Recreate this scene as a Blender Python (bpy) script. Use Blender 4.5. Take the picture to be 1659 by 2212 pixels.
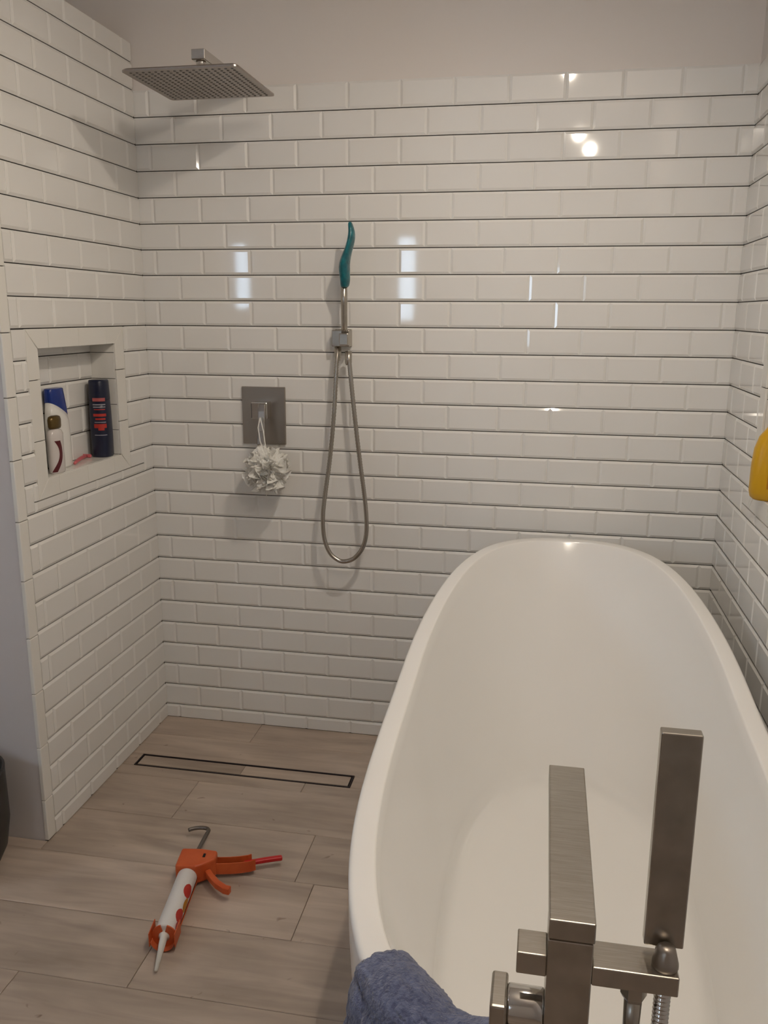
import bpy, bmesh, math, random
from mathutils import Vector, Matrix, noise
R = math.radians
random.seed(7)
for o in list(bpy.data.objects):
    bpy.data.objects.remove(o, do_unlink=True)
scene = bpy.context.scene
C = scene.collection

# ------------------------------------------------------------------ camera
IW, IH, FPX = 1659.0, 2212.0, 1846.89
cam_d = bpy.data.cameras.new('camera')
cam = bpy.data.objects.new('camera', cam_d); C.objects.link(cam)
cam_d.sensor_fit = 'VERTICAL'; cam_d.sensor_height = 24.0
cam_d.lens = FPX / IH * 24.0
cam_d.clip_start = 0.02
cam.location = (1.2595, -2.595, 1.3885)
cam.rotation_mode = 'QUATERNION'
cam.rotation_quaternion = (Matrix.Rotation(R(10.578), 3, 'Z') @ Matrix.Rotation(R(76.925), 3, 'X') @ Matrix.Rotation(R(0.3226), 3, 'Z')).to_quaternion()
scene.camera = cam

# ------------------------------------------------------------------ world, exposure
SKY = 27.0
BULB = 740.0
SPOT = 54.0
DOME_FILL = 11.0
w = bpy.data.worlds.new('sky'); scene.world = w; w.use_nodes = True
bg = w.node_tree.nodes['Background']
bg.inputs[0].default_value = (0.62, 0.80, 1.0, 1); bg.inputs[1].default_value = SKY
vs = scene.view_settings
vs.view_transform = 'Standard'; vs.look = 'None'; vs.gamma = 1.0; vs.use_curve_mapping = False
vs.exposure = -0.88

# ------------------------------------------------------------------ helpers
def mat(name, col, rough=0.5, metal=0.0, spec=0.5, **kw):
    m = bpy.data.materials.new(name); m.use_nodes = True
    b = m.node_tree.nodes['Principled BSDF']
    b.inputs['Base Color'].default_value = (*col, 1)
    b.inputs['Roughness'].default_value = rough
    b.inputs['Metallic'].default_value = metal
    b.inputs['Specular IOR Level'].default_value = spec
    for k, v in kw.items():
        b.inputs[k.replace('_', ' ')].default_value = v
    return m
def nd(m, t, **kw):
    n = m.node_tree.nodes.new(t)
    for k, v in kw.items(): setattr(n, k, v)
    return n
def bsdf(m): return m.node_tree.nodes['Principled BSDF']
def add_noise(m, col_a, col_b, scale=(1, 1, 1), nscale=5.0, detail=4, bump=0.0, bscale=None, coords='Object', lo=.3, hi=.7):
    L = m.node_tree.links
    tc = nd(m, 'ShaderNodeTexCoord'); mp = nd(m, 'ShaderNodeMapping')
    mp.inputs['Scale'].default_value = scale
    L.new(tc.outputs[coords], mp.inputs['Vector'])
    n = nd(m, 'ShaderNodeTexNoise'); n.inputs['Scale'].default_value = nscale; n.inputs['Detail'].default_value = detail
    L.new(mp.outputs[0], n.inputs['Vector'])
    r = nd(m, 'ShaderNodeValToRGB')
    r.color_ramp.elements[0].position = lo; r.color_ramp.elements[1].position = hi
    r.color_ramp.elements[0].color = (*col_a, 1); r.color_ramp.elements[1].color = (*col_b, 1)
    L.new(n.outputs[0], r.inputs[0]); L.new(r.outputs[0], bsdf(m).inputs['Base Color'])
    if bump:
        b = nd(m, 'ShaderNodeBump'); b.inputs['Strength'].default_value = bump; b.inputs['Distance'].default_value = .004
        src = n
        if bscale:
            src = nd(m, 'ShaderNodeTexNoise'); src.inputs['Scale'].default_value = bscale; src.inputs['Detail'].default_value = 5
            L.new(mp.outputs[0], src.inputs['Vector'])
        L.new(src.outputs[0], b.inputs['Height']); L.new(b.outputs[0], bsdf(m).inputs['Normal'])
    return m

M = {}
M['tile'] = mat('white_glaze', (.80, .79, .765), .05, 0, .5)
M['tile_flat'] = mat('white_edge_glaze', (.80, .785, .74), .12, 0, .5)
M['grout'] = mat('dark_grout', (.014, .012, .012), .9)
M['bed'] = mat('grey_mortar', (.22, .19, .17), .95)
M['paint'] = mat('white_paint', (.75, .70, .66), .75)
M['paint_cool'] = mat('pale_grey_paint', (.62, .585, .58), .8)
M['acrylic'] = mat('white_acrylic', (.90, .89, .865), .13, 0, .5)
M['nickel'] = mat('brushed_nickel', (.36, .32, .27), .27, 1.0)
add_noise(M['nickel'], (.40, .37, .325), (.50, .465, .415), (3, 60, 3), 12, 3)
M['nickel_dark'] = mat('brushed_nickel_plate', (.36, .32, .28), .36, 1.0)
M['chrome'] = mat('polished_steel', (.62, .60, .57), .12, 1.0)
M['steel_hose'] = mat('steel_hose', (.42, .39, .35), .25, 1.0)
M['head'] = mat('satin_steel', (.40, .36, .33), .38, 1.0)
M['dark_metal'] = mat('dark_bronze_frame', (.055, .045, .05), .45, .6)
M['black'] = mat('black_gap', (.008, .007, .008), .9)
M['rubber'] = mat('grey_nozzle', (.16, .15, .14), .6)
M['teal'] = mat('teal_plastic_film', (.0, .17, .20), .28, 0, .6)
add_noise(M['teal'], (.0, .075, .10), (.0, .15, .18), (1, 1, 1), 60, 2, .6)
M['pouf'] = mat('white_mesh_sponge', (.82, .81, .77), .8, 0, .2)
M['blue_cap'] = mat('royal_blue_plastic', (.006, .03, .22), .25)
M['white_plastic'] = mat('white_plastic', (.80, .79, .76), .28)
M['gold'] = mat('gold_brown_plastic', (.12, .075, .02), .28, .5)
M['pearl'] = mat('pearl_plastic', (.66, .62, .60), .2)
M['maroon'] = mat('maroon_print', (.10, .008, .014), .3)
M['navy'] = mat('navy_plastic', (.007, .011, .036), .32)
M['red_print'] = mat('red_print', (.45, .03, .02), .5)
M['pale_print'] = mat('pale_print', (.32, .32, .36), .5)
M['rose_print'] = mat('rose_print', (.42, .10, .10), .5)
M['pink'] = mat('pink_plastic', (.62, .14, .16), .35)
M['yellow'] = mat('yellow_plastic', (.62, .34, .006), .33)
M['amber'] = mat('amber_label', (.42, .17, .004), .4)
M['orange'] = mat('orange_enamel', (.55, .085, .018), .42)
add_noise(M['orange'], (.50, .07, .012), (.62, .12, .03), (1, 1, 1), 14, 3)
M['red'] = mat('red_enamel', (.50, .012, .014), .38)
M['cart'] = mat('white_cartridge', (.72, .70, .68), .4)
M['nozzle'] = mat('cream_nozzle', (.66, .63, .57), .4)
M['rod'] = mat('grey_rod', (.20, .18, .165), .4, .8)
M['bin'] = mat('charcoal_plastic', (.03, .028, .026), .45)
M['joint'] = mat('taupe_joint', (.22, .18, .15), .9)
M['lamp'] = mat('white_lamp_metal', (.75, .74, .72), .4)
M['towel'] = mat('slate_blue_terry', (.12, .14, .24), .95, 0, .15)
add_noise(M['towel'], (.085, .10, .185), (.165, .19, .305), (1, 1, 1), 130, 3, 1.0, 260, lo=.35, hi=.65)
bsdf(M['towel']).inputs['Sheen Weight'].default_value = .4
M['frame_white'] = mat('white_window_frame', (.75, .75, .75), .4)
# bulb
M['bulb'] = bpy.data.materials.new('warm_bulb'); M['bulb'].use_nodes = True
nt = M['bulb'].node_tree; nt.nodes.clear()
e = nt.nodes.new('ShaderNodeEmission'); e.inputs[0].default_value = (1.0, .885, .745, 1); e.inputs[1].default_value = BULB
oo = nt.nodes.new('ShaderNodeOutputMaterial'); nt.links.new(e.outputs[0], oo.inputs[0])
# pane
M['pane'] = bpy.data.materials.new('window_glass'); M['pane'].use_nodes = True
nt = M['pane'].node_tree; nt.nodes.clear()
t = nt.nodes.new('ShaderNodeBsdfTransparent'); g = nt.nodes.new('ShaderNodeBsdfGlossy'); g.inputs['Roughness'].default_value = .02
mx = nt.nodes.new('ShaderNodeMixShader'); mx.inputs[0].default_value = .06
oo = nt.nodes.new('ShaderNodeOutputMaterial')
nt.links.new(t.outputs[0], mx.inputs[1]); nt.links.new(g.outputs[0], mx.inputs[2]); nt.links.new(mx.outputs[0], oo.inputs[0])
# wood-look plank
def plank_mat():
    m = mat('taupe_wood_look_porcelain', (.4, .35, .3), .42, 0, .4)
    L = m.node_tree.links
    tc = nd(m, 'ShaderNodeTexCoord'); oi = nd(m, 'ShaderNodeObjectInfo')
    add = nd(m, 'ShaderNodeVectorMath', operation='ADD')
    sc = nd(m, 'ShaderNodeVectorMath', operation='SCALE'); sc.inputs['Scale'].default_value = 37.0
    cmb = nd(m, 'ShaderNodeCombineXYZ')
    for i in range(3): L.new(oi.outputs['Random'], cmb.inputs[i])
    L.new(cmb.outputs[0], sc.inputs[0])
    L.new(tc.outputs['Object'], add.inputs[0]); L.new(sc.outputs[0], add.inputs[1])
    def noise_n(scale, ns, det):
        mp = nd(m, 'ShaderNodeMapping'); mp.inputs['Scale'].default_value = scale
        L.new(add.outputs[0], mp.inputs['Vector'])
        n = nd(m, 'ShaderNodeTexNoise'); n.inputs['Scale'].default_value = ns; n.inputs['Detail'].default_value = det
        n.inputs['Distortion'].default_value = .6
        L.new(mp.outputs[0], n.inputs['Vector']); return n
    a = noise_n((1.6, 14, 1), 2.2, 5); b = noise_n((1.2, 3.2, 1), 2.6, 3); c3 = noise_n((9, 11, 1), 3.0, 2)
    ramp = nd(m, 'ShaderNodeValToRGB')
    cr = ramp.color_ramp; cr.elements[0].position = .28; cr.elements[0].color = (.295, .232, .186, 1)
    cr.elements[1].position = .72; cr.elements[1].color = (.57, .465, .378, 1)
    mixf = nd(m, 'ShaderNodeMath', operation='MULTIPLY_ADD'); mixf.inputs[1].default_value = .5
    half = nd(m, 'ShaderNodeMath', operation='MULTIPLY'); half.inputs[1].default_value = .5
    L.new(b.outputs[0], half.inputs[0]); L.new(a.outputs[0], mixf.inputs[0]); L.new(half.outputs[0], mixf.inputs[2])
    L.new(mixf.outputs[0], ramp.inputs[0])
    # knots
    kr = nd(m, 'ShaderNodeValToRGB'); kr.color_ramp.elements[0].position = .20; kr.color_ramp.elements[1].position = .27
    kr.color_ramp.elements[0].color = (.55, .5, .46, 1); kr.color_ramp.elements[1].color = (1, 1, 1, 1)
    L.new(c3.outputs[0], kr.inputs[0])
    mul = nd(m, 'ShaderNodeMixRGB', blend_type='MULTIPLY'); mul.inputs[0].default_value = 1
    L.new(ramp.outputs[0], mul.inputs[1]); L.new(kr.outputs[0], mul.inputs[2])
    hsv = nd(m, 'ShaderNodeHueSaturation')
    mr = nd(m, 'ShaderNodeMapRange'); mr.inputs['To Min'].default_value = .92; mr.inputs['To Max'].default_value = 1.1
    L.new(oi.outputs['Random'], mr.inputs['Value']); L.new(mr.outputs[0], hsv.inputs['Value'])
    L.new(mul.outputs[0], hsv.inputs['Color']); L.new(hsv.outputs[0], bsdf(m).inputs['Base Color'])
    bp = nd(m, 'ShaderNodeBump'); bp.inputs['Strength'].default_value = .25; bp.inputs['Distance'].default_value = .002
    L.new(a.outputs[0], bp.inputs['Height']); L.new(bp.outputs[0], bsdf(m).inputs['Normal'])
    return m
M['plank'] = plank_mat()

def link(name, me, m=None, parent=None, smooth=False):
    o = bpy.data.objects.new(name, me); C.objects.link(o)
    if m is not None and not me.materials: me.materials.append(M[m] if isinstance(m, str) else m)
    if smooth:
        for p in me.polygons: p.use_smooth = True
    if parent is not None: o.parent = parent
    return o
def obj(name, bm, m, parent=None, smooth=False, bevel=0, sub=0, segs=2):
    bmesh.ops.recalc_face_normals(bm, faces=bm.faces)
    me = bpy.data.meshes.new(name); bm.to_mesh(me); bm.free()
    o = link(name, me, m, parent, smooth)
    if bevel:
        b = o.modifiers.new('bevel', 'BEVEL'); b.width = bevel; b.segments = segs; b.limit_method = 'ANGLE'; b.angle_limit = R(40)
    if sub:
        s = o.modifiers.new('sub', 'SUBSURF'); s.levels = sub; s.render_levels = sub
    return o
def tag(o, label=None, cat=None, group=None, kind=None):
    if label: o['label'] = label
    if cat: o['category'] = cat
    if group: o['group'] = group
    if kind: o['kind'] = kind
    return o
def empty(name, loc=(0, 0, 0), rz=0.0):
    o = bpy.data.objects.new(name, None); C.objects.link(o); o.empty_display_size = .05
    o.location = loc; o.rotation_euler = (0, 0, rz); return o
def box(bm, x0, x1, y0, y1, z0, z1):
    v = [bm.verts.new(p) for p in ((x0,y0,z0),(x1,y0,z0),(x1,y1,z0),(x0,y1,z0),(x0,y0,z1),(x1,y0,z1),(x1,y1,z1),(x0,y1,z1))]
    for f in ((0,3,2,1),(4,5,6,7),(0,1,5,4),(1,2,6,5),(2,3,7,6),(3,0,4,7)): bm.faces.new([v[i] for i in f])
def bx(*a):
    bm = bmesh.new(); box(bm, *a); return bm
def rings(bm, rs, cap0=True, cap1=True):
    """rs: list of rings (lists of points) -> lofted tube"""
    vr = [[bm.verts.new(p) for p in r] for r in rs]
    n = len(vr[0])
    for a, b in zip(vr, vr[1:]):
        for i in range(n): bm.faces.new((a[i], a[(i+1) % n], b[(i+1) % n], b[i]))
    if cap0: bm.faces.new(list(reversed(vr[0])))
    if cap1: bm.faces.new(vr[-1])
    return vr
def tube(bm, pts, rad, n=12, caps=True):
    pts = [Vector(p) for p in pts]
    rs = []; up = None
    for i, p in enumerate(pts):
        t = (pts[min(i+1, len(pts)-1)] - pts[max(i-1, 0)]).normalized()
        if up is None:
            up = Vector((0, 0, 1)) if abs(t.z) < .9 else Vector((0, 1, 0))
        s = t.cross(up).normalized(); up = s.cross(t).normalized()
        r = rad[i] if isinstance(rad, (list, tuple)) else rad
        rs.append([p + (s*math.cos(2*math.pi*k/n) + up*math.sin(2*math.pi*k/n))*r for k in range(n)])
    rings(bm, rs, caps, caps)
def ell_ring(cx, cy, z, a, b, n=28, e=2.0):
    out = []
    for k in range(n):
        t = 2*math.pi*k/n; c, s = math.cos(t), math.sin(t)
        out.append((cx + a*math.copysign(abs(c)**(2/e), c), cy + b*math.copysign(abs(s)**(2/e), s), z))
    return out
def prism(bm, poly, axis, d0, d1):
    """poly of 2D points; axis 'x': (y,z) extruded in x ; 'z': (x,y) ; 'y': (x,z)"""
    def P(p, d): return (d, p[0], p[1]) if axis == 'x' else ((p[0], d, p[1]) if axis == 'y' else (p[0], p[1], d))
    a = [bm.verts.new(P(p, d0)) for p in poly]; b = [bm.verts.new(P(p, d1)) for p in poly]
    n = len(poly)
    bm.faces.new(a); bm.faces.new(list(reversed(b)))
    for i in range(n): bm.faces.new((a[i], a[(i+1) % n], b[(i+1) % n], b[i]))

# ------------------------------------------------------------------ room dimensions
W = 1.7758          # shower width
PR = 0.0765         # row pitch
CP = 0.15349        # column pitch
ZC = 2.45           # ceiling
ZP = 2.165          # top of the tiled partition on the left
ZT = 2.037          # top of the tiling on back and right walls
YE = -0.754         # outer end of the tiled left wall
XL, YR = -1.5, -4.0
G = 0.0025          # grout recess
def zl(i): return .047 + (25 - i)*PR

# ---- floor
tag(obj('floor', bx(XL-.1, W+.1, YR-.1, .1, -.08, -.006), 'joint'), kind='structure')
floor = bpy.data.objects['floor']
def plank(x0, x1, y0, y1):
    g = .0006
    bm = bmesh.new()
    w_, d_ = (x1-x0)/2-g, (y1-y0)/2-g; c = .0012
    rings(bm, [[(-w_,-d_,-.006),(w_,-d_,-.006),(w_,d_,-.006),(-w_,d_,-.006)],
               [(-w_,-d_,-.001),(w_,-d_,-.001),(w_,d_,-.001),(-w_,d_,-.001)],
               [(-w_+c,-d_+c,0),(w_-c,-d_+c,0),(w_-c,d_-c,0),(-w_+c,d_-c,0)]])
    o = obj('plank', bm, 'plank', floor)
    o.location = ((x0+x1)/2, (y0+y1)/2, random.uniform(-.0004, .0002))
DR = (.040, .738, -.338, -.268)
rows = [(0, -.13), (-.13, -.268), (-.268, -.338), (-.338, -.39)]
y = -.39
while y > YR: rows.append((y, y-.2)); y -= .2
offs = [.55, .05, 0, .3, .62, .2, .45, .75, .1, .5, .3, .7]
for i, (ya, yb) in enumerate(rows):
    xa = 0.0 if ya > YE + .03 else XL
    if yb < YE < ya - .04: xa = 0.0
    x = xa - offs[i % 12]
    yb2 = max(yb, YR)
    while x < W:
        a, b = max(x, xa), min(x + .9, W)
        segs = [(a, b)]
        if ya == -.268:
            segs = []
            if a < DR[0]: segs.append((a, min(b, DR[0])))
            if b > DR[1]: segs.append((max(a, DR[1]), b))
        for s0, s1 in segs:
            if s1 - s0 > .01: plank(s0, s1, yb2, ya)
        x += .9
# floor in front of the painted return (the row that the partition end cuts)
x = XL
while x < 0: plank(x, min(x+.9, 0), -.79, -.753); x += .9

# ---- tiles
tile_cache = {}
BW, BH = .0070, .0036
def tile_mesh(w_, h_, fl):
    key = (round(w_, 4), round(h_, 4), fl)
    if key in tile_cache: return tile_cache[key]
    l, r, b, t = [BW if f else .0006 for f in fl]
    if w_ < .022: l = min(l, w_*.3); r = min(r, w_*.3)
    if h_ < .022: b = min(b, h_*.3); t = min(t, h_*.3)
    bm = bmesh.new(); x, z = w_/2, h_/2
    rings(bm, [[(-x,G,-z),(x,G,-z),(x,G,z),(-x,G,z)],
               [(-x,0,-z),(x,0,-z),(x,0,z),(-x,0,z)],
               [(-x+l,-BH,-z+b),(x-r,-BH,-z+b),(x-r,-BH,z-t),(-x+l,-BH,z-t)]], cap0=False)
    bmesh.ops.recalc_face_normals(bm, faces=bm.faces)
    if bm.faces: pass
    me = bpy.data.meshes.new('tile'); bm.to_mesh(me); bm.free()
    me.materials.append(M['tile']); tile_cache[key] = me
    return me
HG, VG = .0013, .00008     # half gaps: horizontal joints are grouted dark, upright ones butted
def clip(rect, hole):
    x0, x1, z0, z1 = rect; a0, a1, b0, b1 = hole
    if x1 <= a0 or x0 >= a1 or z1 <= b0 or z0 >= b1: return [rect]
    out = []
    if z1 > b1: out.append((x0, x1, b1, z1))
    if z0 < b0: out.append((x0, x1, z0, b0))
    m0, m1 = max(z0, b0), min(z1, b1)
    if x0 < a0: out.append((x0, a0, m0, m1))
    if x1 > a1: out.append((a1, x1, m0, m1))
    return out
def lay(wall, u0, u1, z0, z1, rowlist, ph_odd, ph_even, place, single, hole=None, tag_name='tile'):
    """cover u0..u1, z0..z1 of a wall with a running bond; place(u,z)->(loc, rz); single(u,z)->own object or joined"""
    rest = bmesh.new(); nsingle = nrest = 0
    for r in rowlist:
        ra, rb = max(zl(r), z0), min(zl(r-1), z1)
        if rb - ra < .006: continue
        ph = ph_odd if r % 2 else ph_even
        k = math.floor((u0 - ph)/CP)
        while True:
            a, b = ph + k*CP, ph + (k+1)*CP; k += 1
            if a >= u1: break
            ca, cb = max(a, u0), min(b, u1)
            if cb - ca < .006: continue
            pcs = [(ca, cb, ra, rb)]
            if hole: pcs = clip(pcs[0], hole)
            for (p0, p1, q0, q1) in pcs:
                if p1-p0 < .006 or q1-q0 < .006: continue
                fl = (abs(p0-a) < 1e-6, abs(p1-b) < 1e-6, abs(q0-zl(r)) < 1e-6, abs(q1-zl(r-1)) < 1e-6)
                me = tile_mesh(p1-p0-2*VG, q1-q0-2*HG, fl)
                u, z = (p0+p1)/2, (q0+q1)/2
                loc, rz = place(u, z)
                rot = (random.uniform(-.0028, .0028), 0, rz + random.uniform(-.0028, .0028))
                if single(u, z):
                    o = link('tile', me, None, wall); o.location = loc; o.rotation_euler = rot; nsingle += 1
                else:
                    tmp = bmesh.new(); tmp.from_mesh(me)
                    from mathutils import Euler
                    tmp.transform(Matrix.Translation(loc) @ Euler(rot).to_matrix().to_4x4())
                    m2 = bpy.data.meshes.new('t'); tmp.to_mesh(m2); tmp.free(); rest.from_mesh(m2); bpy.data.meshes.remove(m2); nrest += 1
    if nrest:
        me = bpy.data.meshes.new('far_tiles'); rest.to_mesh(me)
        o = link('tile_field', me, 'tile', wall); o['kind'] = 'stuff'
    rest.free()
    return nsingle, nrest

# ---- back wall
bm = bmesh.new(); box(bm, -.0026, W+.1, G, .1, -.01, ZT)
wall_back = tag(obj('wall_back', bm, 'grout'), kind='structure')
obj('painted_strip', bx(-.0026, W+.0005, -.0004, .1, ZT-.0026, ZP), 'paint', wall_back)
obj('painted_strip', bx(XL-.1, W+.1, 0, .1, ZP, ZC+.02), 'paint', wall_back)
def place_back(u, z): return (u, 0, z), 0.0
def single_back(u, z): return not (u > .93 and z < .66) and not (u < 9 and z < .03 and u > .85)
J0 = .0486
print('back', lay(wall_back, 0, W, 0, ZT, range(0, 27), J0 + CP/2, J0, place_back, single_back))

# ---- left wall with niche
NF = (-.661, -.160, .917, 1.347)       # outer edge of niche frame (y0,y1,z0,z1)
NO = (-.611, -.215, .967, 1.297)       # opening
ND = .080
bm = bmesh.new()
for (y0, y1, z0, z1, xx) in ((YE+.012, .1, -.01, NO[2]-.004, -.14), (YE+.012, .1, NO[3]+.004, ZP-.001, -.14),
                             (YE+.012, NO[0]-.004, NO[2]-.004, NO[3]+.004, -.14), (NO[1]+.004, .1, NO[2]-.004, NO[3]+.004, -.14)):
    box(bm, xx, -G, y0, y1, z0, z1)
box(bm, -.16, -ND-G, YE+.012, .1, NO[2]-.05, NO[3]+.05)
wall_left = tag(obj('wall_left', bm, 'grout'), kind='structure')
def place_left(u, z): return (0, u, z), R(90)
print('left', lay(wall_left, -.717, -.0035, 0, ZP, range(-2, 27), -.141, -.0645, place_left, lambda u, z: True, NF))
# niche back
def place_nb(u, z): return (-ND, u, z), R(90)
lay(wall_left, NO[0], NO[1], NO[2], NO[3], range(8, 14), -.05, -.13, place_nb, lambda u, z: True)
def piece(name, parent, poly, axis, d0, d1, m='tile_flat', bev=.0012):
    bm = bmesh.new(); prism(bm, poly, axis, d0, d1); return obj(name, bm, m, parent, bevel=bev, segs=2)
def niche_frame(wall, F, I, x0, x1, sgn, zj=(1.2205, 1.067), yj=None, side=0):
    g = .0006
    (fy0, fy1, fz0, fz1), (iy0, iy1, iz0, iz1) = F, I
    yj = yj or (fy0 + .155, fy0 + .31)
    def lerp(a, b, t): return a + (b-a)*t
    for top in (1, 0):
        zo, zi_ = (fz1-.0008, iz1+g) if top else (fz0+.0008, iz0-g)
        cuts_o = [fy0] + list(yj) + [fy1]
        for k in range(len(cuts_o)-1):
            a, b = cuts_o[k], cuts_o[k+1]
            ai = iy0 if k == 0 else a; bi = iy1 if k == len(cuts_o)-2 else b
            piece('frame_tile', wall, [(a+g, zo), (b-g, zo), (bi-g, zi_), (ai+g, zi_)], 'x', x0, x1)
    for lo in (1, 0):
        yo, yi = (fy0+g, iy0-g) if lo else (fy1-g, iy1+g)
        cuts = [fz1] + list(zj) + [fz0]
        for k in range(len(cuts)-1):
            a, b = cuts[k], cuts[k+1]
            ai = iz1 if k == 0 else a; bi = iz0 if k == len(cuts)-2 else b
            piece('frame_tile', wall, [(yo, a-.0008), (yi, ai-.0008), (yi, bi+.0008), (yo, b+.0008)], 'x', x0, x1)
niche_frame(wall_left, NF, NO, -G, .0032, 1, yj=(-.561, -.413, -.262))
# niche linings
def lining(wall, I, xb, xf):
    y0, y1, z0, z1 = I
    n = 3; xs = min(xb, xf), max(xb, xf)
    for k in range(n):
        a = y0 + (y1-y0)*k/n; b = y0 + (y1-y0)*(k+1)/n
        obj('sill_tile', bx(xs[0], xs[1], a+.0004, b-.0004, z0-.004, z0), 'tile_flat', wall, bevel=.0008)
        obj('head_tile', bx(xs[0], xs[1], a+.0004, b-.0004, z1, z1+.004), 'tile_flat', wall, bevel=.0008)
    zs = [z0] + [zl(i) for i in range(13, 7, -1) if z0+.01 < zl(i) < z1-.01] + [z1]
    for a, b in zip(zs, zs[1:]):
        obj('jamb_tile', bx(xs[0], xs[1], y0-.004, y0, a+.0008, b-.0008), 'tile_flat', wall, bevel=.0008)
        obj('jamb_tile', bx(xs[0], xs[1], y1, y1+.004, a+.0008, b-.0008), 'tile_flat', wall, bevel=.0008)
lining(wall_left, NO, -ND, -G-.0002)
# end column of upright tiles
z = 1.339 - 9*.1525
while z < ZP:
    a, b = max(z, 0.001), min(z + .1525, ZP)
    if b - a > .01:
        obj('edge_tile', bx(-.008, .0034, YE, -.7176, a+.0008, b-.0008), 'tile_flat', wall_left, bevel=.002)
    z += .1525

# ---- painted return beside the tiled wall, other walls
wall_return = tag(obj('wall_return', bx(XL, -.008, YE+.002, YE+.012, -.01, ZP-.02), 'paint_cool'), kind='structure')
obj('ledge_top', bx(XL, -.0025, YE+.002, 0, ZP-.02, ZP), 'paint', wall_return)
RN_F = (-.86, -.376, .917, 1.347); RN_I = (-.81, -.426, .967, 1.297)
bm = bmesh.new(); X0 = W + G
TE = -1.96
for (y0, y1, z0, z1) in ((TE, .1, -.01, RN_I[2]-.004), (TE, .1, RN_I[3]+.004, ZT), (TE, RN_I[0]-.004, RN_I[2]-.004, RN_I[3]+.004), (RN_I[1]+.004, .1, RN_I[2]-.004, RN_I[3]+.004)):
    box(bm, X0, W+.14, y0, y1, z0, z1)
box(bm, W+ND+G, W+.16, TE, .1, RN_I[2]-.05, RN_I[3]+.05)
wall_right = tag(obj('wall_right', bm, 'grout'), kind='structure')
obj('painted_strip', bx(W-.0004, W+.14, TE, -.0006, ZT-.0026, ZC+.01), 'paint', wall_right)
def place_right(u, z): return (W, -u, z), R(-90)
print('right', lay(wall_right, .0035, -TE, 0, ZT, range(0, 27), .062, .139, place_right,
    lambda u, z: u < .62 and z > .45, (-RN_F[1], -RN_F[0], RN_F[2], RN_F[3])))
def place_rnb(u, z): return (W+ND, -u, z), R(-90)
lay(wall_right, -RN_I[1], -RN_I[0], RN_I[2], RN_I[3], range(8, 14), .05, .13, place_rnb, lambda u, z: True)
niche_frame(wall_right, RN_F, RN_I, W-.0032, W+G, -1, yj=(-.71, -.55))
lining(wall_right, RN_I, W+G+.0002, W+ND)
def holed(name, m, axis, d0, d1, u0, u1, z0, z1, holes):
    """wall slab with rectangular holes (sorted along u)"""
    bm = bmesh.new()
    def b(a, c, e, f):
        if axis == 'y': box(bm, a, c, d0, d1, e, f)
        else: box(bm, d0, d1, a, c, e, f)
    cur = u0
    for (h0, h1, g0, g1) in holes:
        b(cur, h0, z0, z1); b(h0, h1, z0, g0); b(h0, h1, g1, z1); cur = h1
    b(cur, u1, z0, z1)
    return tag(obj(name, bm, m), kind='structure')
tag(obj('wall_side', bx(W+.0, W+.14, YR-.1, TE, -.01, ZC+.01), 'paint'), kind='structure')
WIN = [(-1.185, -1.045, 1.40, 1.94), (.125, .275, 1.33, 1.94)]
holed('wall_rear', 'paint', 'y', YR-.1, YR, XL-.1, W+.14, -.01, ZC+.01, WIN)
WIN_ADDED = (-2.25, -1.8, 1.15, 1.72)  # unseen window added for cool daylight, placed clear of the tile reflections
holed('wall_far_left', 'paint', 'x', XL-.1, XL, YR-.1, .0, -.01, ZC+.01, [WIN_ADDED])
def window(i, axis, d, h):
    t = .012 if axis == 'y' else .04
    u0, u1, z0, z1 = h
    bm = bmesh.new()
    def b(a, c, e, f, p, q):
        if axis == 'y': box(bm, a, c, p, q, e, f)
        else: box(bm, p, q, a, c, e, f)
    for (a, c, e, f) in ((u0, u0+t, z0, z1), (u1-t, u1, z0, z1), (u0+t, u1-t, z0, z0+t), (u0+t, u1-t, z1-t, z1)): b(a, c, e, f, d-.06, d-.02)
    fr = tag(obj('window_%d' % i, bm, 'frame_white'), kind='structure')
    bm = bmesh.new(); b(u0+t, u1-t, z0+t, z1-t, d-.042, d-.038)
    obj('pane', bm, 'pane', fr)
window(1, 'y', YR, WIN[0]); window(2, 'y', YR, WIN[1]); window(3, 'x', XL, WIN_ADDED)
tag(obj('ceiling', bx(XL-.1, W+.14, YR-.1, .1, ZC, ZC+.06), 'paint'), kind='structure')

# ------------------------------------------------------------------ ceiling lamps (out of the frame; two seen as light and reflections, dome added)
LX, LY, LZ = 1.30, -1.10, 2.33
AIM = Vector((.75, -.65, .2))
lamp = tag(empty('ceiling_spotlight', (LX, LY, ZC)), 'white ceiling spotlight turned towards the shower', 'lamp')
bm = bmesh.new(); rings(bm, [ell_ring(0, 0, z_, r_, r_, 24) for z_, r_ in ((-.018, .05), (-.0005, .055))]); obj('ceiling_rose', bm, 'lamp', lamp, True)
dirv = (AIM - Vector((LX, LY, LZ))).normalized()
back = Vector((0, 0, LZ-ZC))
bm = bmesh.new(); tube(bm, [(0, 0, -.017), back - dirv*.035], .006, 10); obj('stem', bm, 'lamp', lamp, True)
bm = bmesh.new(); tube(bm, [back - dirv*.05, back - dirv*.046, back - dirv*.004], [.016, .03, .034], 20); obj('spot_can', bm, 'lamp', lamp, True)
ld = bpy.data.lights.new('spot_light', 'SPOT'); ld.energy = SPOT; ld.color = (1.0, .88, .735); ld.spot_size = R(160); ld.spot_blend = 1.0; ld.shadow_soft_size = .022
lo_ = bpy.data.objects.new('spot_light', ld); C.objects.link(lo_); lo_.parent = lamp; lo_.location = back + dirv*.024
lo_.rotation_euler = dirv.to_track_quat('-Z', 'Y').to_euler()
lamp = tag(empty('ceiling_lamp', (1.40, -1.975, ZC)), 'white two-bulb ceiling lamp above the tub filler', 'lamp')
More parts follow.
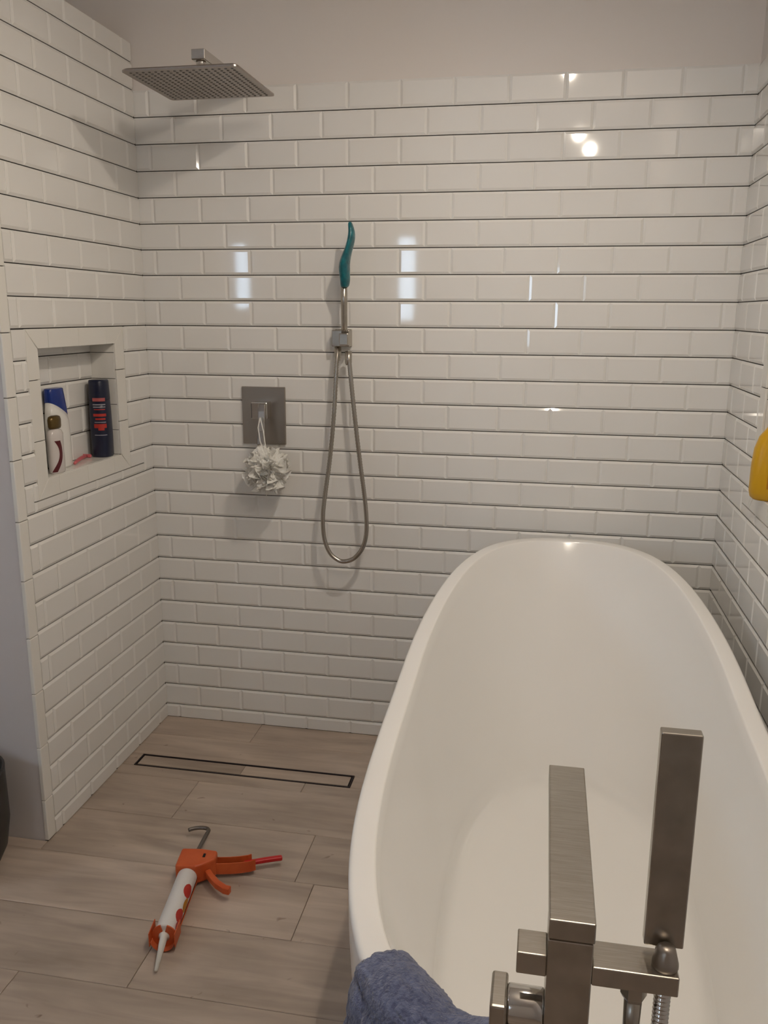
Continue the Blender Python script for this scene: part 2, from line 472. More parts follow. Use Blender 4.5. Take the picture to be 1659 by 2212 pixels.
bm = bmesh.new(); box(bm, -.05, .05, -.05, .05, -.022, -.0005); obj('mounting_plate', bm, 'lamp', lamp, bevel=.004)
for (px, py, pz) in ((1.362, -1.975, 2.236), (1.418, -1.972, 2.166)):
    lx, ly, lz = px-1.40, py+1.975, pz-ZC
    bm = bmesh.new(); rings(bm, [ell_ring(lx, ly, z_, r_, r_, 16) for z_, r_ in ((-.021, .010), (lz+.034, .010), (lz+.026, .015))]); obj('stem', bm, 'lamp', lamp, True)
    bm = bmesh.new(); bmesh.ops.create_uvsphere(bm, u_segments=16, v_segments=10, radius=.021, matrix=Matrix.Translation((lx, ly, lz)))
    obj('bulb', bm, 'bulb', lamp, True)

lamp = tag(empty('dome_fill_lamp', (-.85, -1.55, ZC)), 'unseen round dome lamp added for fill light, on the ceiling left of the shower', 'lamp')  # unseen lamp added to spread soft fill light over the room
bm = bmesh.new(); rings(bm, [ell_ring(0, 0, z_, r_, r_, 28) for z_, r_ in ((-.025, .15), (-.0005, .155))]); obj('base_ring', bm, 'lamp', lamp, True)
M['dome'] = M['bulb'].copy(); M['dome'].name = 'fill_dome_glow'; M['dome'].node_tree.nodes['Emission'].inputs[1].default_value = DOME_FILL
bm = bmesh.new(); rings(bm, [ell_ring(0, 0, -.026 - .085*math.sin(R(a_)), .14*math.cos(R(a_)), .14*math.cos(R(a_)), 28) for a_ in (0, 15, 30, 45, 60, 75, 86)]); obj('fill_dome', bm, 'dome', lamp, True)

# ------------------------------------------------------------------ bathtub
CX, CY, AX, BF, BN = 1.345, -.92, .38, .865, .915
ZR = [(-.0, .737), (-.06, .736), (-.16, .731), (-.26, .716), (-.37, .692), (-.475, .666), (-.61, .639), (-.70, .621), (-.82, .600), (-.95, .583), (-1.1, .577), (-3, .577)]
def rimz(y):
    for (a, za), (b, zb) in zip(ZR, ZR[1:]):
        if y <= a and y >= b: return za + (zb-za)*(a-y)/(a-b)
    return ZR[0][1]
NS = 128
def outline(a, bf, bn, cy=CY, cx=CX, nf=2.5, nn=2.9, n=NS):
    """superellipse outline, far half / near half"""
    out = []
    for k in range(n):
        t = 2*math.pi*k/n; c, s = math.cos(t), math.sin(t)
        e = nf if s > 0 else nn; b = bf if s > 0 else bn
        out.append((cx + a*math.copysign(abs(c)**(2/e), c), cy + b*math.copysign(abs(s)**(2/e), s)))
    return out
def smooth(t): t = max(0, min(1, t)); return t*t*(3-2*t)
FZ = .135      # basin floor
outer = outline(AX, BF, BN); RW = .042
inner = outline(AX-RW, BF-RW, BN-RW)
base = outline(AX-.055, BF-.12, BN-.12)
floor_o = outline(.262, .54, .66, cy=-.95, cx=1.36, nf=2.3, nn=2.5)
floor_i = outline(.235, .505, .62, cy=-.95, cx=1.36, nf=2.3, nn=2.5)
rim_z = [rimz(p[1]) for p in outer]
for _ in range(6): rim_z = [(rim_z[i-1] + 2*rim_z[i] + rim_z[(i+1) % NS])/4 for i in range(NS)]
rs = []
def mixo(A, B, t): return [(a[0]+(b[0]-a[0])*t, a[1]+(b[1]-a[1])*t) for a, b in zip(A, B)]
rs.append([(p[0], p[1], .0) for p in mixo(base, outer, 0)])
for k in range(1, 9):
    t = k/9.0
    o_ = mixo(base, outer, min(1, math.sin(t*math.pi/2)*1.0))
    rs.append([(p[0], p[1], (rim_z[i]-.009)*t) for i, p in enumerate(o_)])
er = .009
for ang in (0, 20, 45, 70, 90):
    f = er*(1-math.cos(R(ang)))
    o_ = mixo(outer, inner, f/RW)
    rs.append([(p[0], p[1], rim_z[i] - er + er*math.sin(R(ang))) for i, p in enumerate(o_)])
er = .005
for ang in (90, 65, 40, 15):
    f = RW - er*(1-math.cos(R(ang)))
    o_ = mixo(outer, inner, f/RW)
    rs.append([(p[0], p[1], rim_z[i] - er + er*math.sin(R(ang))) for i, p in enumerate(o_)])
NI = 16
for k in range(1, NI+1):
    t = k/NI
    h = t**1.25 if t < 1 else 1
    # horizontal travel: mostly straight wall, curving into the floor
    tt = .93*t + .07*t**4
    o_ = mixo(inner, floor_o, tt)
    zt_ = 1 - (1-t)**1.0
    rs.append([(p[0], p[1], (rim_z[i]-.006)*(1-t) + FZ*t + .02*math.sin(math.pi*t)*-.4) for i, p in enumerate(o_)])
rs.append([(p[0], p[1], FZ-.012) for p in floor_i])
rs.append([(p[0], p[1], FZ-.014) for p in mixo(floor_i, [(1.36, -1.0)]*NS, .3)])
rs.append([(p[0], p[1], FZ-.018) for p in mixo(floor_i, [(1.36, -1.0)]*NS, .93)])
tub = tag(empty('bathtub', (CX, CY, 0)), 'large white freestanding slipper bathtub with raised far end', 'bathtub')
rs = [[(p[0]-CX, p[1]-CY, p[2]) for p in r_] for r_ in rs]
bm = bmesh.new(); rings(bm, rs)
obj('shell', bm, 'acrylic', tub, True)
bm = bmesh.new(); rings(bm, [ell_ring(1.36-CX, -1.0-CY, z_, r_, r_, 28) for z_, r_ in ((FZ-.019, .036), (FZ-.012, .036), (FZ-.010, .030))]); obj('waste_cover', bm, 'chrome', tub, True)

# ------------------------------------------------------------------ linear drain
dr = tag(empty('shower_drain', ((DR[0]+DR[1])/2, (DR[2]+DR[3])/2, 0)), 'long linear shower drain with dark frame set in the floor', 'drain')
ox, oy = dr.location.x, dr.location.y
def rel(b): return (b[0]-ox, b[1]-ox, b[2]-oy, b[3]-oy)
obj('trough', bx(*rel((DR[0]+.001, DR[1]-.001, DR[2]+.001, DR[3]-.001)), -.0058, -.004), 'black', dr)
bm = bmesh.new(); t_ = .0035; a0, a1, b0, b1 = rel((DR[0]+.001, DR[1]-.001, DR[2]+.001, DR[3]-.001))
for q in ((a0, a1, b0, b0+t_), (a0, a1, b1-t_, b1), (a0, a0+t_, b0+t_, b1-t_), (a1-t_, a1, b0+t_, b1-t_)): box(bm, *q, -.005, .0008)
obj('frame', bm, 'dark_metal', dr)
g_ = .0085
half = [(a0+g_, -.0006+(a0+a1)/2), (.0006+(a0+a1)/2, a1-g_)]
for h0, h1 in half: obj('insert_plank', bx(h0, h1, b0+g_, b1-g_, -.0045, -.0004), 'plank', dr)

# ------------------------------------------------------------------ rain shower head
HX, HY, HZ = .361, -.350, 1.955
sh = tag(empty('rain_shower_head', (HX, 0, HZ)), 'square brushed steel rain shower head on an arm below the ceiling', 'shower head')
hs = .148
bm = bmesh.new()
def rsq(z_, s, r_=.012, n=5):
    out = []
    for cxs, cys, a0_ in ((1, 1, 0), (-1, 1, 90), (-1, -1, 180), (1, -1, 270)):
        for k in range(n):
            a_ = R(a0_ + 90*k/(n-1)); out.append((cxs*(s-r_) + r_*math.cos(a_), HY + cys*(s-r_) + r_*math.sin(a_), z_))
    return out
rings(bm, [rsq(0, hs), rsq(.004, hs), rsq(.0075, hs-.005)])
plate = obj('spray_plate', bm, 'head', sh)
bm = bmesh.new()
for i in range(17):
    for j in range(17):
        x_, y_ = (i-8)*.0162, HY + (j-8)*.0162
        v = [bm.verts.new((x_+.0028*math.cos(a), y_+.0028*math.sin(a), -.0016)) for a in [k*math.pi/3 for k in range(6)]]
        u = [bm.verts.new((x_+.0040*math.cos(a), y_+.0040*math.sin(a), .0002)) for a in [k*math.pi/3 for k in range(6)]]
        bm.faces.new(v)
        for k in range(6): bm.faces.new((v[k], v[(k+1) % 6], u[(k+1) % 6], u[k]))
nz = obj('nozzle_field', bm, 'rubber', plate); nz['kind'] = 'stuff'
bm = bmesh.new(); rings(bm, [ell_ring(0, HY, z_, r_, r_, 20) for z_, r_ in ((.0074, .026), (.012, .026), (.016, .014), (.050, .0125), (.056, .0125))]); obj('ball_joint', bm, 'chrome', sh, True)
obj('arm', bx(-.0185, .0185, HY-.0185, .004, .054, .079), 'chrome', sh, bevel=.002)
obj('wall_flange', bx(-.024, .024, -.0135, -.0036, .050, .083), 'chrome', sh, bevel=.002)

# ------------------------------------------------------------------ valve
vx, vz = .389, 1.072
va = tag(empty('shower_valve', (vx, 0, vz)), 'rectangular brushed nickel shower valve plate with lever on back wall', 'valve')
obj('plate', bx(-.0705, .0705, -.0125, -.0036, -.0905, .0905), 'nickel_dark', va, bevel=.0015)
obj('hub', bx(-.026, .026, -.058, -.0125, -.006, .046), 'chrome', va, bevel=.003)
bm = bmesh.new()
prism(bm, [(-.058, .040), (-.066, .042), (-.071, .020), (-.076, -.040), (-.088, -.082), (-.081, -.085), (-.068, -.042), (-.062, .0), (-.056, .012)], 'x', -.011, .011)
for v in bm.verts: v.co.x += .012
obj('lever', bm, 'chrome', va, bevel=.0015)
# white bath pouf hanging from the lever
pf = tag(empty('bath_pouf', (.424, -.104, .915)), 'crumpled white mesh bath pouf hanging from the shower valve lever', 'bath sponge')
bm = bmesh.new(); bmesh.ops.create_icosphere(bm, subdivisions=6, radius=1.0)
for v in bm.verts:
    d = v.co.normalized()
    n1 = noise.noise(d*3.1 + Vector((3, 1, 7))); n2 = abs(noise.noise(d*7.0 + Vector((n1*2, 5, 1)))); n3 = abs(noise.noise(d*15.0 + Vector((9, 2, n2*3))))
    r_ = 1.0 + .34*n1 + .42*(n2-.25) + .18*(n3-.25)
    v.co = Vector((d.x*.060*r_, d.y*.046*r_, d.z*.064*r_))
obj('netting', bm, 'pouf', pf, True)
bm = bmesh.new()
for k in range(9):     # free ruffles
    a0_ = random.uniform(0, 6.28); tlt = Matrix.Rotation(random.uniform(-1.2, 1.2), 3, 'X') @ Matrix.Rotation(random.uniform(-1.2, 1.2), 3, 'Y')
    prev = None
    for i in range(60):
        t = i/59*6.28
        rr = .050 + .008*math.sin(t*5+a0_); wv = .016*math.sin(t*9 + a0_)
        p = tlt @ Vector((rr*math.cos(t), rr*math.sin(t)*.8, wv*.4)); q = tlt @ Vector(((rr+.022)*math.cos(t), (rr+.022)*math.sin(t)*.75, wv))
        p.z += random.uniform(-.002, .002)
        if p.y > .078: p.y = .078
        q.y = min(q.y, .080); p.y = min(p.y, .078)
        cur = (bm.verts.new(p), bm.verts.new(q))
        if prev: bm.faces.new((prev[0], prev[1], cur[1], cur[0]))
        prev = cur
obj('ruffles', bm, 'pouf', pf, True)
bm = bmesh.new(); tube(bm, [(-.022, .018, .16), (-.026, .008, .13), (-.018, 0, .09), (-.004, 0, .05)], .0018, 6); tube(bm, [(-.022, .018, .16), (-.010, .010, .12), (-.002, 0, .08), (.004, 0, .05)], .0018, 6)
obj('cord', bm, 'pouf', pf, True)

# ------------------------------------------------------------------ hand shower with hose on the back wall
bx0, bz0 = .648, 1.315
hb = tag(empty('hand_shower_bracket', (bx0, 0, bz0)), 'square nickel wall bracket holding the hand shower and hose', 'bracket')
obj('wall_plate', bx(-.026, .026, -.010, -.0036, -.026, .026), 'nickel', hb, bevel=.0015)
obj('outlet_block', bx(-.027, .027, -.050, -.010, -.024, .024), 'nickel', hb, bevel=.002)
obj('cradle', bx(.002, .030, -.078, -.050, -.020, .016), 'nickel', hb, bevel=.003)
hh = tag(empty('hand_shower', (.664, -.064, 1.30)), 'slim hand shower with teal wrapped head standing in wall bracket', 'hand shower')
def hpt(x, y, z): return (x-.664, y+.064, z-1.30)
bm = bmesh.new(); tube(bm, [hpt(.664, -.064, 1.331), hpt(.6645, -.0665, 1.36), hpt(.666, -.074, 1.42), hpt(.667, -.080, 1.48)], [.0095, .0095, .010, .010], 16); obj('handle', bm, 'nickel', hh, True)
bm = bmesh.new()
spine = [(.668, -.079, 1.461, .010, .014), (.670, -.081, 1.466, .0135, .019), (.671, -.083, 1.482, .0150, .023), (.6705, -.086, 1.500, .0150, .027), (.670, -.089, 1.518, .0152, .031), (.673, -.092, 1.537, .0140, .032), (.681, -.095, 1.557, .0118, .030), (.689, -.098, 1.578, .0108, .027), (.6945, -.100, 1.598, .0108, .023), (.6955, -.101, 1.617, .0088, .017), (.692, -.102, 1.634, .0075, .012), (.691, -.102, 1.643, .0045, .006)]
rsx = []
for (x_, y_, z_, a_, b_) in spine:
    ring = []
    for k in range(20):
        t = 2*math.pi*k/20; wob = 1 + .13*noise.noise(Vector((x_*30+math.cos(t)*1.5, math.sin(t)*1.5, z_*45)))
        ring.append(hpt(x_ + a_*wob*math.cos(t), y_ + b_*wob*math.sin(t), z_))
    rsx.append(ring)
rings(bm, rsx); wrap = obj('teal_wrap', bm, 'teal', hh, True, sub=1); wrap['label'] = 'teal plastic wrap around the shower head'
# hose loop
hp = tag(empty('shower_hose', (.664, -.05, .63)), 'grey metal shower hose looping down the back wall', 'hose')
P0, P1 = (.637, -.036, 1.291), (.676, -.064, 1.279)
ctrl = [P0, (.636, -.050, 1.24), (.630, -.060, 1.10), (.617, -.068, .95), (.601, -.074, .83), (.5955, -.078, .765), (.600, -.080, .70), (.618, -.082, .655), (.645, -.083, .633), (.668, -.083, .630), (.696, -.083, .642), (.722, -.082, .675), (.734, -.081, .72), (.7345, -.080, .775), (.727, -.078, .85), (.712, -.076, .96), (.695, -.072, 1.10), (.682, -.068, 1.22), P1]
def catmull(P, n=8):
    P = [Vector(p) for p in P]; P = [2*P[0]-P[1]] + P + [2*P[-1]-P[-2]]; out = []
    for i in range(1, len(P)-2):
        for k in range(n):
            t = k/n; a, b, c, d = P[i-1:i+3]
            out.append(.5*((2*b) + (c-a)*t + (2*a-5*b+4*c-d)*t*t + (3*b-a-3*c+d)*t**3))
    out.append(P[-2]); return out
path = catmull(ctrl, 28)
hr = [.0066 + (.0007 if i % 2 else -.0003) for i in range(len(path))]
bm = bmesh.new(); tube(bm, [(p.x-.664, p.y+.05, p.z-.63) for p in path], hr, 10); obj('braided_tube', bm, 'steel_hose', hp, True)
for P in (P0, P1):
    bm = bmesh.new(); rings(bm, [ell_ring(P[0]-.664, P[1]+.05, z_-.63, r_, r_, 16) for z_, r_ in ((P[2]-.042, .0078), (P[2]-.034, .0105), (P[2]-.001, .0105))]); obj('end_nut', bm, 'nickel', hp, True)

# ------------------------------------------------------------------ freestanding tub filler
FX, FY = 1.304, -1.916
tf = tag(empty('tub_filler', (FX, FY, 0)), 'freestanding square brushed nickel tub filler standing at the near tub end', 'faucet')
def fb(name, x0, x1, y0, y1, z0, z1, bev=.0012, parent=tf, m='nickel'):
    return obj(name, bx(x0-FX, x1-FX, y0-FY, y1-FY, z0, z1), m, parent, bevel=bev)
fb('floor_plate', 1.254, 1.354, -1.966, -1.866, 0, .012)
fb('column', 1.2845, 1.3235, -1.936, -1.897, .012, .8565)
fb('spout', 1.2845, 1.3245, -1.936, -1.669, .8572, .877)
fb('crossbar', 1.258, 1.2845, -1.934, -1.903, .816, .838)
fb('holder_arm', 1.3235, 1.3965, -1.936, -1.901, .8155, .8345)
mb = fb('mixer_body', 1.2525, 1.2845, -1.936, -1.899, .60, .752)
fb('mixer_handle', 1.2360, 1.2515, -1.938, -1.893, .60, .7815, .0025)
bm = bmesh.new(); tube(bm, [(1.2515-FX, -1.917-FY, .767), (1.2845-FX, -1.917-FY, .767)], .018, 20); obj('cartridge', bm, 'chrome', tf, True, bevel=.002)
bm = bmesh.new(); rings(bm, [ell_ring(1.386-FX, -1.921-FY, z_, r_, r_, 20) for z_, r_ in ((.8345, .0115), (.8375, .0115), (.8515, .0080), (.8545, .005))]); obj('holder_cone', bm, 'nickel_dark', tf, True)
bm = bmesh.new(); rings(bm, [ell_ring(1.362-FX, -1.919-FY, z_, r_, r_, 6) for z_, r_ in ((.795, .0095), (.799, .0115), (.8155, .0115))]); obj('hose_nut', bm, 'nickel', tf)
bm = bmesh.new(); rings(bm, [ell_ring(1.362-FX, -1.919-FY, z_, r_, r_, 14) for z_, r_ in ((.74, .007), (.796, .008))]); obj('outlet_pipe', bm, 'nickel', tf, True)
# wand of the filler
wd = tag(empty('shower_wand', (1.385, -1.906, .845)), 'flat dark nickel bar-shaped hand shower beside the tub spout', 'hand shower')
obj('wand_body', bx(-.0168, .0168, -.006, .006, 0, .205), 'nickel', wd, bevel=.0012)
obj('spray_face', bx(-.0125, .0125, .006, .0072, .112, .198), 'rubber', wd, bevel=.0004)
bm = bmesh.new(); rings(bm, [ell_ring(0, 0, z_, r_, r_, 14) for z_, r_ in ((-.0095, .006), (.0, .006))]); obj('hose_stub', bm, 'nickel', wd, True)
# hose of the filler
ctrl = [(1.3865, -1.919, .8150), (1.3865, -1.919, .74), (1.389, -1.92, .6), (1.392, -1.922, .42), (1.390, -1.924, .30), (1.376, -1.925, .24), (1.362, -1.924, .30), (1.360, -1.921, .45), (1.361, -1.919, .62), (1.362, -1.919, .742)]
path = catmull(ctrl, 60)
hr = [.0064 + (.0011 if i % 4 < 2 else -.0006) for i in range(len(path))]
bm = bmesh.new(); tube(bm, [(p.x-FX, p.y-FY, p.z) for p in path], hr, 10); obj('ribbed_hose', bm, 'chrome', tf, True)

# ------------------------------------------------------------------ towel over the rim
tw = tag(empty('towel', (1.12, -1.72, .58)), 'slate blue terry towel draped over the near tub rim', 'towel')
# rim curve near-left, from angle a to b in outline parameter
near = []
def rim_at(s):
    """s in 0..1 along the near-left rim, centre of the rim band"""
    t = R(180 + 53 + 42*s)
    c, sn = math.cos(t), math.sin(t); e = 2.9
    a, b = AX-RW/2, BN-RW/2
    return Vector((CX + a*math.copysign(abs(c)**(2/e), c), CY + b*math.copysign(abs(sn)**(2/e), sn), .577))
NU, NV = 70, 90
bm = bmesh.new(); grid = []
for i in range(NU+1):
    s = i/NU
    p = rim_at(s); q = rim_at(min(1, s+.01)); q0 = rim_at(max(0, s-.01))
    tan = (q-q0).normalized(); out_n = Vector((tan.y, -tan.x, 0)).normalized()
    if (p + out_n*.1 - Vector((CX, CY, .577))).length < (p - out_n*.1 - Vector((CX, CY, .577))).length: out_n = -out_n
    row = []
    bulk = .018 + .012*math.exp(-((s-.2)/.17)**2) + .022*math.exp(-((s-.66)/.16)**2)
    for j in range(NV+1):
        v = -1 + 2*j/NV            # -1 inside, +1 outside
        # cross-section: over the rim
        L_in, L_out = .12 - .05*s, .30
        half_w = RW/2 + bulk*.55
        if abs(v) < .38:
            a_ = v/.38*math.pi/2
            off = math.sin(a_)*half_w; zz = .577 + bulk*math.cos(a_)**.8 if abs(v) < .379 else .577
        else:
            dv = (abs(v)-.38)/.62
            Ln = L_out if v > 0 else L_in
            off = math.copysign(half_w + (.012*math.sin(dv*3) if v > 0 else .06*dv), v); zz = .577 - Ln*dv
        fold = .008*math.sin(s*19 + v*2.2) + .005*math.sin(s*43 - v*5)
        nn_ = noise.noise(Vector((s*9, v*6, 2)))*.008 + noise.noise(Vector((s*40, v*30, 5)))*.0035
        edge = min(1, abs(v)*1.2)
        w_ = (fold*edge + nn_)
        if abs(v) < .38: pos = p + out_n*off + Vector((0, 0, zz-.577)) + Vector((0, 0, abs(w_)*.8))
        else: pos = p + out_n*(off + math.copysign(abs(w_)+.004, v)) + Vector((0, 0, zz-.577))
        pos.x += .004*noise.noise(Vector((s*70, v*70, 0)))
        row.append(bm.verts.new(pos - Vector((1.12, -1.72, .58))))
    grid.append(row)
for i in range(NU):
    for j in range(NV): bm.faces.new((grid[i][j], grid[i+1][j], grid[i+1][j+1], grid[i][j+1]))
o = obj('cloth', bm, 'towel', tw, True)
s_ = o.modifiers.new('thick', 'SOLIDIFY'); s_.thickness = .006; s_.offset = 1

# ------------------------------------------------------------------ things in the left niche
ZS = NO[2]
def revolve(prof, a, b, cx=0, cy=0, n=28, e=2.0):
    bm = bmesh.new(); rings(bm, [ell_ring(cx + (p[2] if len(p) > 2 else 0), cy + (p[3] if len(p) > 3 else 0), p[0], a*p[1], b*p[1], n, e) for p in prof]); return bm
# white bottle with slanted blue cap
o = tag(empty('shampoo_bottle', (-.055, -.456, ZS)), 'white shampoo bottle with slanted royal blue cap in the niche', 'bottle')
bm = bmesh.new()
prof = [(0.0, .90), (.006, .98), (.05, 1.0), (.11, .98), (.150, .93), (.172, .86)]
rings(bm, [ell_ring(0, 0, z_, .0225*k, .047*k, 32, 2.4) for z_, k in prof])
for v in bm.verts:
    if v.co.z > .149: v.co.z += -.55*(v.co.y)*(1 if v.co.z > .16 else .5) - .012
obj('body', bm, 'white_plastic', o, True)
bm = bmesh.new()
lo = [(x_, y_, .172 - .55*y_ - .0125) for x_, y_, _ in ell_ring(0, 0, 0, .0225*.88, .047*.88, 32, 2.4)]
md = [(x_*.97, y_*.96-.002, z_+.026 if z_ + .026 < .218 else .218) for x_, y_, z_ in lo]
tp = [(x_*.90, y_*.80-.006, .2185) for x_, y_, z_ in lo]
md = [(x_, y_, min(z_, .2165)) for x_, y_, z_ in md]
rings(bm, [lo, md, tp]); c_ = obj('cap', bm, 'blue_cap', o, True, bevel=.002); c_['label'] = 'slanted royal blue cap'
# small bottle with gold cap
o = tag(empty('gold_cap_bottle', (-.0185, -.532, ZS)), 'small pearl bottle with dark gold cap and maroon curve in the niche', 'bottle')
bm = revolve([(0, .82), (.004, .95), (.03, .97), (.06, .92), (.085, .96), (.104, .98), (.114, .80), (.120, .46)], .0170, .031); obj('body', bm, 'pearl', o, True)
bm = revolve([(.119, .50), (.1195, .66), (.125, .74), (.142, .76), (.150, .66), (.153, .40)], .0170, .034, 0, .002); obj('cap', bm, 'gold', o, True)
bm = bmesh.new()      # maroon crescent wrapped on the front
def front_patch(bm, prof, a, b, t0f, t1f, z0, z1, n=16, m=8, lift=1.012):
    def kz(z_):
        for (za, ka), (zb, kb) in zip(prof, prof[1:]):
            if za <= z_ <= zb: return ka + (kb-ka)*(z_-za)/(zb-za)
        return prof[-1][1]
    g = []
    for i in range(n+1):
        u = i/n; z_ = z0 + (z1-z0)*u; k = kz(z_)*lift; r_ = []
        for j in range(m+1):
            t = t0f(u) + (t1f(u)-t0f(u))*j/m
            r_.append(bm.verts.new((a*k*math.cos(t), b*k*math.sin(t), z_)))
        g.append(r_)
    for i in range(n):
        for j in range(m): bm.faces.new((g[i][j], g[i+1][j], g[i+1][j+1], g[i][j+1]))
gp = [(0, .82), (.004, .95), (.03, .97), (.06, .92), (.085, .96), (.104, .98)]
front_patch(bm, gp, .0170, .031, lambda u: -1.45 + 1.15*math.sin(u*2.6), lambda u: -.72 + .62*math.sin(u*2.9) + .45*u, .005, .088)
c_ = obj('maroon_curve', bm, 'maroon', o, True); c_['label'] = 'curved maroon print'
# navy bottle
o = tag(empty('navy_bottle', (-.036, -.254, ZS)), 'tall navy shower gel bottle with red and white print in the niche', 'bottle')
np_ = [(0, .90), (.004, .98), (.06, 1.0), (.14, .97), (.168, .93)]
bm = bmesh.new(); rings(bm, [ell_ring(0, 0, z_, .029*k, .033*k, 32, 2.5) for z_, k in np_]); obj('body', bm, 'navy', o, True)
bm = bmesh.new(); rings(bm, [ell_ring(0, 0, z_, .029*k, .033*k, 32, 2.5) for z_, k in ((.169, .93), (.171, .955), (.222, .90), (.227, .84))]); obj('cap', bm, 'navy', o, True)
ang = math.atan2(-2.33, 1.30)       # towards the viewer
def print_bar(z0, z1, half, m, tilt=0.0):
    bm = bmesh.new()
    n, mm = 2, 10; g = []
    for i in range(n+1):
        z_ = z0 + (z1-z0)*i/n; r_ = []
        for j in range(mm+1):
            t = ang + half*(-1 + 2*j/mm)
            c_, s2 = math.cos(t), math.sin(t); k = (1.0 if z_ < .14 else .98)*1.012
            r_.append(bm.verts.new((.029*k*math.copysign(abs(c_)**.8, c_), .033*k*math.copysign(abs(s2)**.8, s2), z_ + tilt*(j/mm-.5))))
        g.append(r_)
    for i in range(n):
        for j in range(mm): bm.faces.new((g[i][j], g[i+1][j], g[i+1][j+1], g[i][j+1]))
    return obj('label_print', bm, m, o, True)
for (z0, z1, hf, m_) in ((.166, .176, .62, 'rose_print'), (.155, .158, .62, 'pale_print'), (.148, .151, .60, 'pale_print'), (.141, .1435, .55, 'red_print'),
                       (.122, .130, .62, 'red_print'), (.112, .117, .50, 'red_print'), (.104, .106, .55, 'pale_print'), (.088, .100, .60, 'red_print'), (.081, .088, .32, 'red_print'), (.066, .068, .60, 'pale_print')):
    print_bar(z0, z1, hf, m_)
# pink razor lying on the sill
o = tag(empty('pink_razor', (-.050, -.345, ZS)), 'pink plastic razor lying on the niche sill', 'razor')
bm = bmesh.new(); tube(bm, [(-.016, .046, .006), (-.010, .02, .008), (.0, -.02, .008), (.012, -.06, .007), (.018, -.078, .006)], [.004, .0052, .0055, .005, .004], 10); obj('handle', bm, 'pink', o, True)
obj('blade_head', bx(-.030, -.002, .044, .054, .001, .011), 'pink', o, bevel=.003)

# yellow bottle in the right niche
o = tag(empty('yellow_bottle', (W+.0125, -.492, ZS)), 'yellow plastic bottle standing in the right wall niche', 'bottle')
yp = [(0, .78), (.006, .93), (.02, 1.0), (.08, 1.0), (.12, .93), (.148, .74), (.163, .50), (.170, .40)]
bm = bmesh.new(); rings(bm, [ell_ring(0, 0, z_, .046*k, .036*k, 32, 2.2) for z_, k in yp]); obj('body', bm, 'yellow', o, True)
bm = bmesh.new(); rings(bm, [ell_ring(0, 0, z_, r_, r_, 20) for z_, r_ in ((.169, .017), (.172, .0185), (.196, .018), (.199, .015))]); obj('cap', bm, 'amber', o, True)
bm = bmesh.new(); front_patch(bm, yp, .046, .036, lambda u: -2.2, lambda u: -1.0, .03, .11); c_ = obj('label_print', bm, 'amber', o, True)

# ------------------------------------------------------------------ caulking gun
rx, ry = .437, -.800
cg = tag(empty('caulking_gun', (rx, ry, 0), math.atan2(-.255, .041)), 'orange caulking gun with white cartridge lying on the floor', 'caulking gun')
# local: x forward (nozzle), y towards the tub, z up
zc = .031
bm = bmesh.new(); tube(bm, [(.062, 0, zc), (.064, 0, zc), (.262, 0, zc), (.265, 0, zc)], [.0225, .0243, .0243, .0215], 28); cart = obj('cartridge', bm, 'cart', cg, True, bevel=.001)
bm = bmesh.new(); tube(bm, [(.264, 0, zc), (.272, 0, zc-.001), (.276, 0, zc-.001), (.352, .004, .0115)], [.0125, .0125, .0085, .0038], 16); obj('nozzle', bm, 'nozzle', cg, True)
def cart_patch(x0, x1, t0, t1, m):
    bm = bmesh.new(); g = []
    for i in range(7):
        x_ = x0 + (x1-x0)*i/6; r_ = []; sh_ = math.sin(i/6*math.pi)**.4
        for j in range(9):
            t = (t0+t1)/2 + (t1-t0)/2*(-1+2*j/8)*max(.3, sh_)
            r_.append(bm.verts.new((x_, .0246*math.cos(t), zc + .0246*math.sin(t))))
        g.append(r_)
    for i in range(6):
        for j in range(8): bm.faces.new((g[i][j], g[i+1][j], g[i+1][j+1], g[i][j+1]))
    return obj('label_print', bm, m, cart, True)
cart_patch(.112, .156, .05, 1.10, 'red_print'); cart_patch(.196, .238, -.1, .95, 'red_print'); cart_patch(.230, .262, -.3, .55, 'rose_print'); cart_patch(.152, .198, -.1, .55, 'amber')
# half-round cradle
bm = bmesh.new()
for (r0, x0, x1, ta, tb) in ((.0262, .045, .286, -170, -10),):
    n = 18; g0, g1 = [], []
    for k in range(n+1):
        t = R(ta + (tb-ta)*k/n)
        for rr, g in ((r0, g0), (r0+.0014, g1)):
            g.append([bm.verts.new((x_, rr*math.cos(t), zc + rr*math.sin(t))) for x_ in (x0, x1)])
    for k in range(n):
        bm.faces.new((g0[k][0], g0[k+1][0], g0[k+1][1], g0[k][1])); bm.faces.new((g1[k][0], g1[k][1], g1[k+1][1], g1[k+1][0]))
        bm.faces.new((g0[k][0], g1[k][0], g1[k+1][0], g0[k+1][0])); bm.faces.new((g0[k][1], g0[k+1][1], g1[k+1][1], g1[k][1]))
    for k in (0, n): bm.faces.new((g0[k][0], g0[k][1], g1[k][1], g1[k][0]))
obj('cradle', bm, 'orange', cg, True)
# front yoke: slotted end plate
bm = bmesh.new()
for s in (1, -1):
    pts = []
    for k in range(15):
        t = R(-90 + 165*k/14); pts.append((s*.0285*math.cos(t), zc + .0285*math.sin(t)))
    for k in range(9):
        t = R(75 - 165*k/8); pts.append((s*.0125*math.cos(t), zc + .0125*math.sin(t)))
    prism(bm, pts, 'x', .268, .2715)
obj('front_yoke', bm, 'orange', cg)
for s in (1, -1): obj('yoke_strap', bx(.240, .2885, s*.0285-.0012, s*.0285+.0012, zc-.014, zc+.020), 'orange', cg, bevel=.001)
